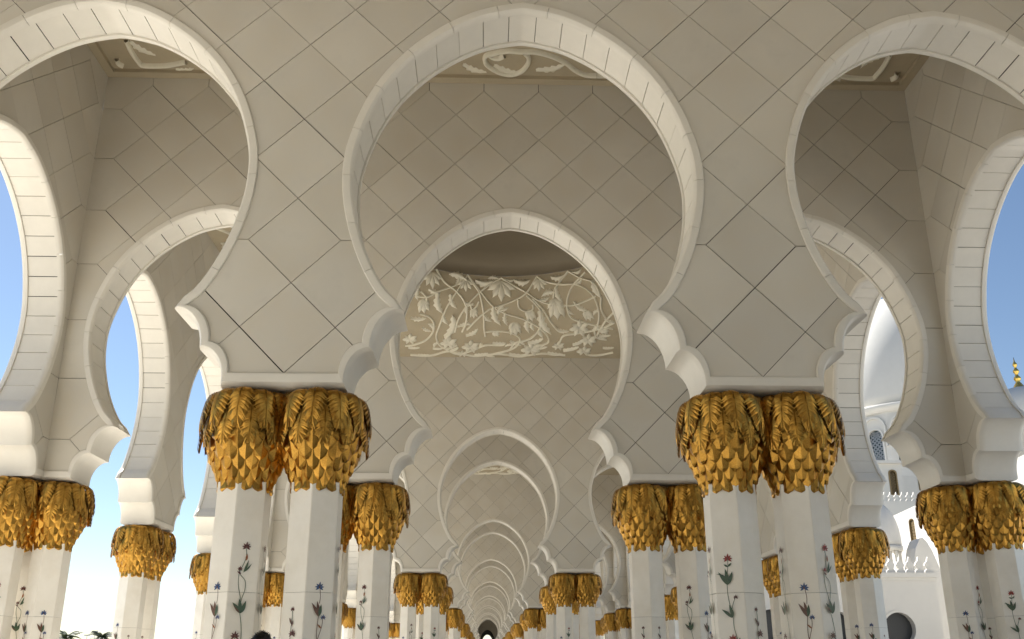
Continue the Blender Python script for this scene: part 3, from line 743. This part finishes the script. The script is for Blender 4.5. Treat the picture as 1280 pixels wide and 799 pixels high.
# ------------------------------------------------------------------ far end of the arcade
def slab2d(name, outline, holes, y0, y1, m):
    """flat wall standing across y, cut by holes; outline and holes are (x,z) lists in metres"""
    verts = []; edges = []
    for L in [outline]+holes:
        b = len(verts); verts += [Vector(p) for p in L]; n = len(L); edges += [(b+i, b+(i+1) % n) for i in range(n)]
    r = delaunay_2d_cdt(verts, edges, [], 0, 1e-6, False); vv, T = r[0], r[2]; keep = []
    for t in T:
        x = sum(vv[i].x for i in t)/3; z = sum(vv[i].y for i in t)/3
        if pip([tuple(p) for p in outline], x, z) and not any(pip([tuple(p) for p in h], x, z) for h in holes): keep.append(t)
    n = len(vv); v = [(p.x, y0, p.y) for p in vv]+[(p.x, y1, p.y) for p in vv]; f = list(keep)+[tuple(n+i for i in t[::-1]) for t in keep]; E = {}
    for t in keep:
        for e in ((t[0], t[1]), (t[1], t[2]), (t[2], t[0])): E[e] = 1
    for a, b in E:
        if (b, a) not in E: f.append((b, a, n+a, n+b))
    return mesh(name, v, f, m)
def archpts(cx, z0, zs, hw, rise, n=10):
    p = [(cx-hw, z0)]+[(cx-hw*cos(a), zs+rise*sin(a)**.85) for a in [pi*i/(2*n) for i in range(n+1)]]
    return p+[(2*cx-x, z) for x, z in p[::-1][1:]]
YE = 40.5*M
r = thing('end_wall', 'grey end wall with a dark arched doorway closing the far arcade', 'wall', (0, YE, 0))
ZZ = 2.1*M+EYE
put('wall', slab2d('wall', [(-1.6*M, 0), (1.6*M, 0), (1.6*M, ZZ), (-1.6*M, ZZ)], [archpts(0, .02, 5.0, 2.2, 4.6)], 0, .8, 'panel'), r)
put('door_frame', slab2d('door_frame', archpts(0, .01, 5.0, 2.195, 4.59), [archpts(0, .02, 4.4, 1.7, 3.9)], .1, .5, 'dark'), r)
mb = MB()
for x in (-.85, .85): mb.box((x, .3, 3.1), (.05, .06, 3.1))
mb.box((0, .3, 5.2), (1.7, .06, .06)); put('door_bars', mb.me('door_bars', 'dark'), r)
r = thing('vestibule', 'enclosed plain grey vestibule before the far arched doorway', 'building', (0, 33.2*M, 0))
for sx in (-1, 1):
    mb = MB(); mb.box((sx*1.5*M, 3.65*M, ZZ/2), (.06*M, 3.6*M, ZZ/2)); put('wall', mb.me('wall', 'panel'), r)
mb = MB(); mb.box((0, 3.65*M, ZZ+.2), (1.6*M, 3.6*M, .2)); put('roof', mb.me('roof', 'plaster'), r)

# ------------------------------------------------------------------ courtyard buildings (seen between the side columns)
def merlon_mesh(s):
    o = [(-.36, 0), (.36, 0), (.36, .18), (.16, .34), (.36, .62), (.26, .84), (.1, .98), (.05, 1.2), (0, 1.34), (-.05, 1.2), (-.1, .98), (-.26, .84), (-.36, .62), (-.16, .34), (-.36, .18)]
    n = len(o); v = [(x*s, -.11*s, z*s) for x, z in o]+[(x*s, .11*s, z*s) for x, z in o]
    f = [(0, 1, 2, 3, 13, 14)]; 
    f = [tuple(range(n)), tuple(range(2*n-1, n-1, -1))]+[((i+1) % n, i, n+i, n+(i+1) % n) for i in range(n)]
    return mesh('merlon', v, f, 'white')
def circle(cx, cz, r, n=28, ky=1): return [(cx+r*cos(2*pi*i/n), cz+ky*r*sin(2*pi*i/n)) for i in range(n)]
# crenellated wall with round windows
YA = 54.0
pL, pR = at(930, 722, YA), at(1169, 722, YA); zt = pR.z
r = thing('crenellated_wall', 'shaded white courtyard wall with round windows and a row of crenellations', 'wall', ((pL.x+pR.x)/2, YA, 0)); ox = (pL.x+pR.x)/2
cs = [at(px, py, YA) for px, py in ((966, 782), (1046, 784), (1125, 786))]; rc = 1.17
put('wall', slab2d('wall', [(pL.x-ox, -.15), (pR.x-ox, -.15), (pR.x-ox, zt), (pL.x-ox, zt)], [circle(c.x-ox, c.z, rc) for c in cs], 0, .9, 'white'), r)
for c in cs:
    wn = put('round_window', slab2d('round_window', circle(c.x-ox, c.z, rc+.14), [circle(c.x-ox, c.z, rc-.03)], -.06, .3, 'white'), r)
    mb = MB(); mb.box((c.x-ox, .62, c.z), (rc*1.02, .02, rc*1.02)); put('pane', mb.me('pane', 'grille'), wn)
mb = MB(); wx = (pR.x-pL.x)/2
mb.box((0, .35, zt+.17), (wx+.12, .55, .17)); mb.box((0, .4, zt-.12), (wx+.05, .48, .12)); put('cornice', mb.me('cornice', 'white'), r)
ME1 = merlon_mesh(.88); nm = int(2*wx/.74)
for i in range(nm+1): put('merlon', ME1, r, (-wx+.3+i*(2*wx-.6)/nm, .2, zt+.34))
# curved buttress slab added to stand in for a shaded arch niche
YB = 57.0
bp = [at(px, py, YB) for px, py in [(1143, 728), (1143, 703), (1145, 685), (1149, 674), (1153, 672), (1158, 677), (1165, 688), (1173, 706), (1181, 726), (1187, 745), (1193, 770), (1198, 800)]]
ox = bp[5].x
ol = [(p.x-ox, p.z) for p in bp]+[(bp[-1].x-ox, -.15), (bp[0].x-ox, -.15)]
r = thing('curved_backdrop', 'tall shaded white buttress slab added in place of a shaded arch niche behind the crenellated wall', 'backdrop', (ox, YB, 0))
put('wall', slab2d('wall', ol[::-1], [], 0, 1.6, 'white'), r)
for px, py in ((1184, 738), (1188, 752), (1191, 766)):
    p = at(px, py, YB); put('merlon', ME1, r, (p.x-ox+.12, .6, p.z-.25))
# domed kiosk on the roof
YK = 60.0
k0 = at(1103, 707, YK); kr = abs(at(1128, 680, YK).x-at(1103, 680, YK).x); zb = at(1103, 690, YK).z; zs = at(1103, 684, YK).z; ztop = at(1103, 628, YK).z
r = thing('roof_kiosk', 'small white domed kiosk on slender columns behind the crenellations', 'kiosk', (k0.x, YK, 0))
mb = MB(); mb.lathe([(kr*1.04, zb), (kr*1.04, zs), (kr*.96, zs)]+[(kr*(1.0+.05*sin(a*2))*cos(a), zs+.02+(ztop-zs)*sin(a)) for a in [pi/2*i/14 for i in range(14)]]+[(.03, ztop+.3)], 40); put('dome', mb.me('dome', 'white', True), r)
mb = MB(); mb.lathe([(kr*.5, 0), (kr*.5, zb)], 12); put('core', mb.me('core', 'white'), r)
for i in range(10):
    a = 2*pi*i/10+.2; mb = MB(); mb.lathe([(.16, zt), (.14, zt+.3), (.12, zb-.25), (.19, zb)], 8, (kr*.86*cos(a), kr*.86*sin(a), 0)); put('kiosk_column', mb.me('kiosk_column', 'white', True), r)
# sunlit wall block turned towards the sun
YS = 70.0
p0, p1 = at(1094, 640, YS), at(1215, 590, YS-14)
d = Vector((p1.x-p0.x, p1.y-p0.y, 0)); L_ = d.length; ang = math.atan2(d.y, d.x)
r = thing('sunlit_block', 'brilliant sunlit white wall block with one slim gilded lattice window', 'building', (p0.x, p0.y, 0), ang)
zt2 = at(1150, 606, YS-6).z
wpx = at(1140, 664, YS-5.3); lx = (Vector((wpx.x-p0.x, wpx.y-p0.y, 0))).dot(d.normalized())
def slim(cx, cz, hw, hh): return archpts(cx, cz-hh, cz+hh*.7, hw, hh*.3, 5)
put('wall', slab2d('wall', [(0, -.15), (L_+30, -.15), (L_+30, zt2+2), (0, zt2-2.5)], [slim(lx, wpx.z, .42, 1.1)], 0, 3, 'white'), r)
wn = put('lattice_window', slab2d('lattice_window', slim(lx, wpx.z, .44, 1.12), [slim(lx, wpx.z, .36, 1.03)], .02, .3, 'lattice'), r)
mb = MB(); mb.box((lx, .45, wpx.z), (.45, .02, 1.2)); put('pane', mb.me('pane', 'grille'), wn)
def lattice(cx, cz, hw, hh, s, y=.12):
    mb = MB()
    k = -hh-hw
    while k < hh+hw:
        for sg in (-1, 1):
            a = Vector((-hw, 0, k*1.0-sg*hw)); b = Vector((hw, 0, k+sg*hw)); a.z = max(-hh, min(hh, a.z)); b.z = max(-hh, min(hh, b.z))
            dd = (b-a)
            if dd.length > .1:
                n_ = Vector((-dd.z, 0, dd.x)).normalized()*s*.16; mb.add([(cx+p.x, y, cz+p.z) for p in (a-n_, b-n_, b+n_, a+n_)], [(0, 1, 2, 3)])
        k += s
    return mb.me('lattice', 'lattice')
put('lattice', lattice(lx, wpx.z, .36, .95, .28), wn)
# terrace storey with lattice windows and crenels in front of it
YT = 84.0
a, b = at(1040, 640, YT), at(1134, 640, YT); zt3 = at(1110, 580, YT).z; zb3 = at(1110, 640, YT).z
r = thing('terrace_storey', 'shaded white upper storey with slim gilded lattice windows and a sunlit ledge', 'building', ((a.x+b.x)/2, YT, 0)); ox = (a.x+b.x)/2
wn_c = [at(px, 603, YT) for px in (1070, 1117)]
put('wall', slab2d('wall', [(a.x-ox, -.15), (b.x-ox, -.15), (b.x-ox, zt3), (a.x-ox, zt3)], [slim(c.x-ox, c.z, .40, 1.35) for c in wn_c], 0, 14, 'white'), r)
for c in wn_c:
    wn = put('lattice_window', slab2d('lattice_window', slim(c.x-ox, c.z, .48, 1.43), [slim(c.x-ox, c.z, .34, 1.28)], -.05, .3, 'lattice'), r)
    mb = MB(); mb.box((c.x-ox, .5, c.z), (.42, .02, 1.4)); put('pane', mb.me('pane', 'grille'), wn); put('lattice', lattice(c.x-ox, c.z, .36, 1.2, .3), wn)
mb = MB(); mb.box((0, 6.9, zt3+.15), ((b.x-a.x)/2+.25, 7.4, .15)); put('ledge', mb.me('ledge', 'white'), r)
b2 = at(1160, 640, YT+3)
mb = MB(); mb.box(((b.x+b2.x)/2-ox, 9, zt3/2), ((b2.x-b.x)/2, 5.5, zt3/2-.6)); put('wing', mb.me('wing', 'white'), r)
wg = at(1153, 598, YT+3.4)
wn = put('lattice_window', slab2d('lattice_window', slim(wg.x-ox, wg.z, .5, 1.4), [slim(wg.x-ox, wg.z, .36, 1.28)], 3.42, 3.6, 'lattice'), r)
mb = MB(); mb.box((wg.x-ox, 3.49, wg.z), (.4, .02, 1.3)); put('pane', mb.me('pane', 'grille'), wn)
ME2 = merlon_mesh(.72); YM = YT-5; a2, b2 = at(1060, 626, YM), at(1147, 626, YM)
r = thing('terrace_parapet', 'pale terrace parapet with small crenellations under the slim lattice window', 'parapet', ((a2.x+b2.x)/2, YM, 0)); ox = (a2.x+b2.x)/2
mb = MB(); mb.box((0, .6, a2.z/2), ((b2.x-a2.x)/2, .6, a2.z/2)); put('wall', mb.me('wall', 'white'), r)
n_ = int((b2.x-a2.x)/.62)
for i in range(n_+1): put('merlon', ME2, r, (-(b2.x-a2.x)/2+.25+i*((b2.x-a2.x)-.5)/n_, .2, a2.z))
# great dome on its windowed drum
YG = 104.0
g0 = at(1133, 505, YG); gr = at(1233, 505, YG).x-g0.x; zd = at(1120, 503, YG-gr*.9).z; zdb = zt3+.3
r = thing('great_dome', 'great white dome on a drum of arched stained windows beyond the courtyard', 'dome', (g0.x, YG, 0))
mb = MB(); mb.lathe([(gr*.985, zd+.2)]+[(gr*(1+.045*sin(2*a))*cos(a), zd+.25+gr*1.6*sin(a)) for a in [pi/2*i/24 for i in range(24)]]+[(.05, zd+gr*1.7)], 72); put('dome', mb.me('dome', 'white', True), r)
mb = MB(); mb.lathe([(gr*1.0, zd-.9), (gr*1.03, zd-.7), (gr*1.06, zd-.3), (gr*1.06, zd+.1), (gr*.98, zd+.3)], 72); put('cornice', mb.me('cornice', 'white', True), r)
hd = zd-.9-zdb; nw = 20
mb = MB(); mb.lathe([(gr*.9, zdb), (gr*.9, zd-.6)], 40); put('drum_core', mb.me('drum_core', 'white'), r)
seg = 2*pi*gr*.985/nw; zc3 = at(1112, 552, YG-gr*.9).z
WINF = slab2d('drum_bay', [(-seg/2*1.01, zdb), (seg/2*1.01, zdb), (seg/2*1.01, zd-.85), (-seg/2*1.01, zd-.85)], [archpts(0, zc3-2.2, zc3+1.1, seg*.27, 1.1, 6)], 0, .6, 'white')
WFRM = slab2d('arched_window', archpts(0, zc3-2.35, zc3+1.1, seg*.27+.22, 1.3, 6), [archpts(0, zc3-2.2, zc3+1.1, seg*.27-.02, 1.08, 6)], -.12, .3, 'white')
mb = MB(); mb.box((0, .5, zc3), (seg*.3, .02, 2.4)); WPAN = mb.me('pane', 'glass')
WLAT = lattice(0, zc3, seg*.26, 2.1, .55, .35); WLAT.materials[0] = MAT['steel']
HOOD = slab2d('hood_arch', archpts(0, zc3-.2, zc3+1.9, seg*.46, 2.0, 8), [archpts(0, zc3-.3, zc3+1.85, seg*.39, 1.75, 8)], -.3, .1, 'white')
for i in range(nw):
    a = 2*pi*(i+.28)/nw; rz = a+pi/2
    if cos(a-(-pi/2)) < -.1: continue
    wn = put('drum_bay', WINF, r, (gr*.985*cos(a), gr*.985*sin(a), 0), rz)
    put('arched_window', WFRM, wn); put('pane', WPAN, wn); put('lattice', WLAT, wn); put('hood_arch', HOOD, wn)
# lesser dome with a gold finial
YF = 92.0
f0 = at(1276, 505, YF); zf = f0.z; fr = 4.6; tip = at(1272, 447, YF).z; capz = at(1274, 484, YF).z
r = thing('finial_dome', 'white dome topped by a tall gold finial against the blue sky', 'dome', (f0.x+.15, YF, 0))
mb = MB(); mb.lathe([(fr*.9, 0), (fr*.9, capz-4.6), (fr, capz-4.5)]+[(fr*(1+.06*sin(2*a))*cos(a), capz-4.5+4.4*sin(a)) for a in [pi/2*i/16 for i in range(1, 16)]]+[(.2, capz-.05)], 40); put('dome', mb.me('dome', 'white', True), r)
h = tip-capz
mb = MB(); mb.lathe([(1.5, -.75), (1.35, -.55), (.75, -.18), (.42, .10*h), (.22, .17*h), (.40, .25*h), (.42, .30*h), (.2, .38*h), (.16, .42*h), (.34, .50*h), (.34, .55*h), (.14, .63*h), (.12, .66*h), (.26, .73*h), (.26, .77*h), (.08, .86*h), (.02, h)], 24, (0, 0, capz)); put('finial', mb.me('finial', 'finial', True), r)

# ------------------------------------------------------------------ palms and lamp posts on the open side
def palm(px, py, dist, n, label):
    p = at(px, py, dist); hgt = p.z
    r = thing('palm_tree', label, 'palm', (p.x, p.y, -.15))
    mb = MB(); mb.lathe([(.34, 0), (.24, hgt*.3), (.2, hgt*.8), (.26, hgt-.2), (.1, hgt+.2)], 10); put('trunk', mb.me('trunk', 'bark'), r)
    rnd = random.Random(int(px)); mb = MB()
    for i in range(n):
        a = 2*pi*i/n*2.618; el = rnd.uniform(.0, 1.15); ln = rnd.uniform(1.9, 2.6); d_ = Vector((cos(a), sin(a), 0)); prev = None
        for s in range(9):
            t = s/8; c = Vector((0, 0, hgt))+d_*(ln*t*cos(el*(1-t*.4)))+Vector((0, 0, ln*(t*sin(el)*1.15-.5*t*t)))
            if prev is not None:
                lt = d_.cross(Vector((0, 0, 1))); 
                for sg in (-1, 1): mb.add([prev, c, c+lt*sg*.55*(1-t*.6)+d_*.28+Vector((0, 0, -.22))], [(0, 1, 2)]); mb.add([prev.lerp(c, .5), c, c+lt*sg*.5*(1-t*.6)+d_*.35+Vector((0, 0, -.1))], [(0, 1, 2)])
            prev = c
    put('crown', mb.me('crown', 'palm'), r)
palm(84, 796, 150, 44, 'bushy date palm at the horizon next to the corner column cluster')
palm(128, 797, 154, 40, 'lone date palm at the horizon beside the thin lamp posts')
for px, py, lab in ((109, 794, 'thin lamp post with a box-shaped head between the two palms'), (119, 789, 'thin lamp post with a flat crossbar head beside the lone palm')):
    p = at(px, py, 170); r = thing('lamp_post', lab, 'lamp', (p.x, p.y, -.15))
    mb = MB(); mb.lathe([(.12, 0), (.07, p.z)], 8); put('post', mb.me('post', 'steel'), r)
    mb = MB(); mb.box((0, 0, p.z+.12), (.5, .3, .12)); put('lamp_head', mb.me('lamp_head', 'steel'), r)

# ------------------------------------------------------------------ person standing by the column (only the crown of the head rises into the picture)
PY = -2.6
hp = at(328.5, 790, PY); H = hp.z
def skinned(name, pts, edges, rad, root, m, sub_=2):
    me = bpy.data.meshes.new(name); me.from_pydata(pts, edges, []); o = bpy.data.objects.new(name, me); COL.objects.link(o)
    md = o.modifiers.new('skin', 'SKIN'); 
    for i, rr in enumerate(rad): me.skin_vertices[0].data[i].radius = rr; me.skin_vertices[0].data[i].use_root = (i == root)
    md.use_smooth_shade = True
    s = o.modifiers.new('sub', 'SUBSURF'); s.levels = sub_; s.render_levels = sub_
    bpy.context.view_layer.update(); dg = bpy.context.evaluated_depsgraph_get(); nm_ = bpy.data.meshes.new_from_object(o.evaluated_get(dg)); bpy.data.objects.remove(o)
    nm_.materials.clear(); nm_.materials.append(MAT[m]); return nm_
s = H/1.76
pts = [(0, 0, .98), (0, .01, 1.12), (0, .01, 1.30), (0, .0, 1.44), (0, -.005, 1.52), (0, .01, 1.60), (0, .0, 1.68)]
rad = [(.16, .11), (.145, .10), (.17, .11), (.11, .08), (.055, .055), (.078, .092), (.070, .085)]
ed = [(0, 1), (1, 2), (2, 3), (3, 4), (4, 5), (5, 6)]
for sg in (-1, 1):
    b = len(pts)
    pts += [(sg*.19, .0, 1.42), (sg*.25, .01, 1.13), (sg*.26, .06, .88), (sg*.26, .08, .80)]; rad += [(.058, .058), (.044, .044), (.032, .032), (.038, .022)]
    ed += [(3, b), (b, b+1), (b+1, b+2), (b+2, b+3)]
    fb = len(pts)
    for k, (dx, dy, ln) in enumerate(((-.025, .02, .085), (-.008, .03, .095), (.010, .03, .09), (.026, .02, .07))):
        pts += [(sg*.26+dx*.6, .085+dy, .745), (sg*.26+dx, .10+dy, .80-ln)]; rad += [(.011, .011), (.008, .008)]; ed += [(b+3, len(pts)-2), (len(pts)-2, len(pts)-1)]
    pts += [(sg*.235, .115, .79), (sg*.225, .14, .74)]; rad += [(.012, .012), (.009, .009)]; ed += [(b+3, len(pts)-2), (len(pts)-2, len(pts)-1)]
    b = len(pts)
    pts += [(sg*.095, .0, .90), (sg*.10, .015, .50), (sg*.105, -.01, .09), (sg*.11, .06, .035), (sg*.115, .14, .03)]; rad += [(.088, .09), (.062, .064), (.042, .045), (.042, .035), (.038, .025)]
    ed += [(0, b), (b, b+1), (b+1, b+2), (b+2, b+3), (b+3, b+4)]
body = skinned('body', [(x*s, y*s, z*s) for x, y, z in pts], ed, [(a*s, b*s) for a, b in rad], 0, 'skin')
body.materials.append(MAT['cloth']); body.materials.append(MAT['shoe'])
for p in body.polygons:
    z = p.center.z/s; hand = abs(p.center.x)/s > .2 and z < .86
    p.material_index = 2 if z < .07 else 1 if z < 1.47 and not hand else 0
r = thing('person', 'dark-haired person in light clothes standing by the column with the dark red flower inlay', 'person', (hp.x, PY, 0), 2.6)
put('body', body, r)
mb = MB(); v = []; f = []; nu, nv = 20, 9; rnd = random.Random(5)
for j in range(nv+1):
    a = pi*.62*j/nv
    for i in range(nu):
        t = 2*pi*i/nu; front = max(0, sin(t)); rr = 1+.05*rnd.random(); aa = a*(1-.28*front)
        v.append((.086*sin(aa)*cos(t)*rr*s, (.005+.104*sin(aa)*sin(t)*rr)*s, (1.655+.115*cos(aa)*rr)*s-.012))
for j in range(nv):
    for i in range(nu): f.append((j*nu+i, (j+1)*nu+i, (j+1)*nu+(i+1) % nu, j*nu+(i+1) % nu))
mb.add(v, f)
for i in range(420):                       # loose tufts
    t = rnd.uniform(0, 2*pi); a = rnd.uniform(0, 1.7); p = Vector((.086*sin(a)*cos(t), .005+.104*sin(a)*sin(t), 1.655+.115*cos(a)))*s-Vector((0, 0, .012)); n_ = Vector((sin(a)*cos(t), sin(a)*sin(t), cos(a)))
    tg = Vector((rnd.uniform(-1, 1), rnd.uniform(-1, 1), rnd.uniform(-.6, .3))).normalized(); q = n_.cross(tg).normalized()*.004
    mb.add([p-q, p+q, p+n_*.016+tg*.022], [(0, 1, 2)])
put('hair', mb.me('hair', 'hair', True), r)
mb = MB()
for sg in (-1, 1):
    mb = MB(); mb.lathe([(.004, -.03*s), (.016*s, -.02*s), (.018*s, .012*s), (.006*s, .03*s)], 10, (sg*.082*s, .0, 1.615*s)); put('ear', mb.me('ear', 'skin', True), r)
mb = MB()
mb.add([(0, .118*s, 1.60*s), (-.016*s, .092*s, 1.592*s), (.016*s, .092*s, 1.592*s), (0, .092*s, 1.645*s)], [(0, 1, 2), (0, 2, 3), (0, 3, 1)])
put('nose', mb.me('nose', 'skin', True), r)
for sg in (-1, 1):
    mb = MB(); mb.lathe([(.002, -.008*s), (.009*s, -.004*s), (.009*s, .004*s), (.002, .008*s)], 8, (sg*.032*s, .092*s, 1.635*s)); put('eye', mb.me('eye', 'hair', True), r)
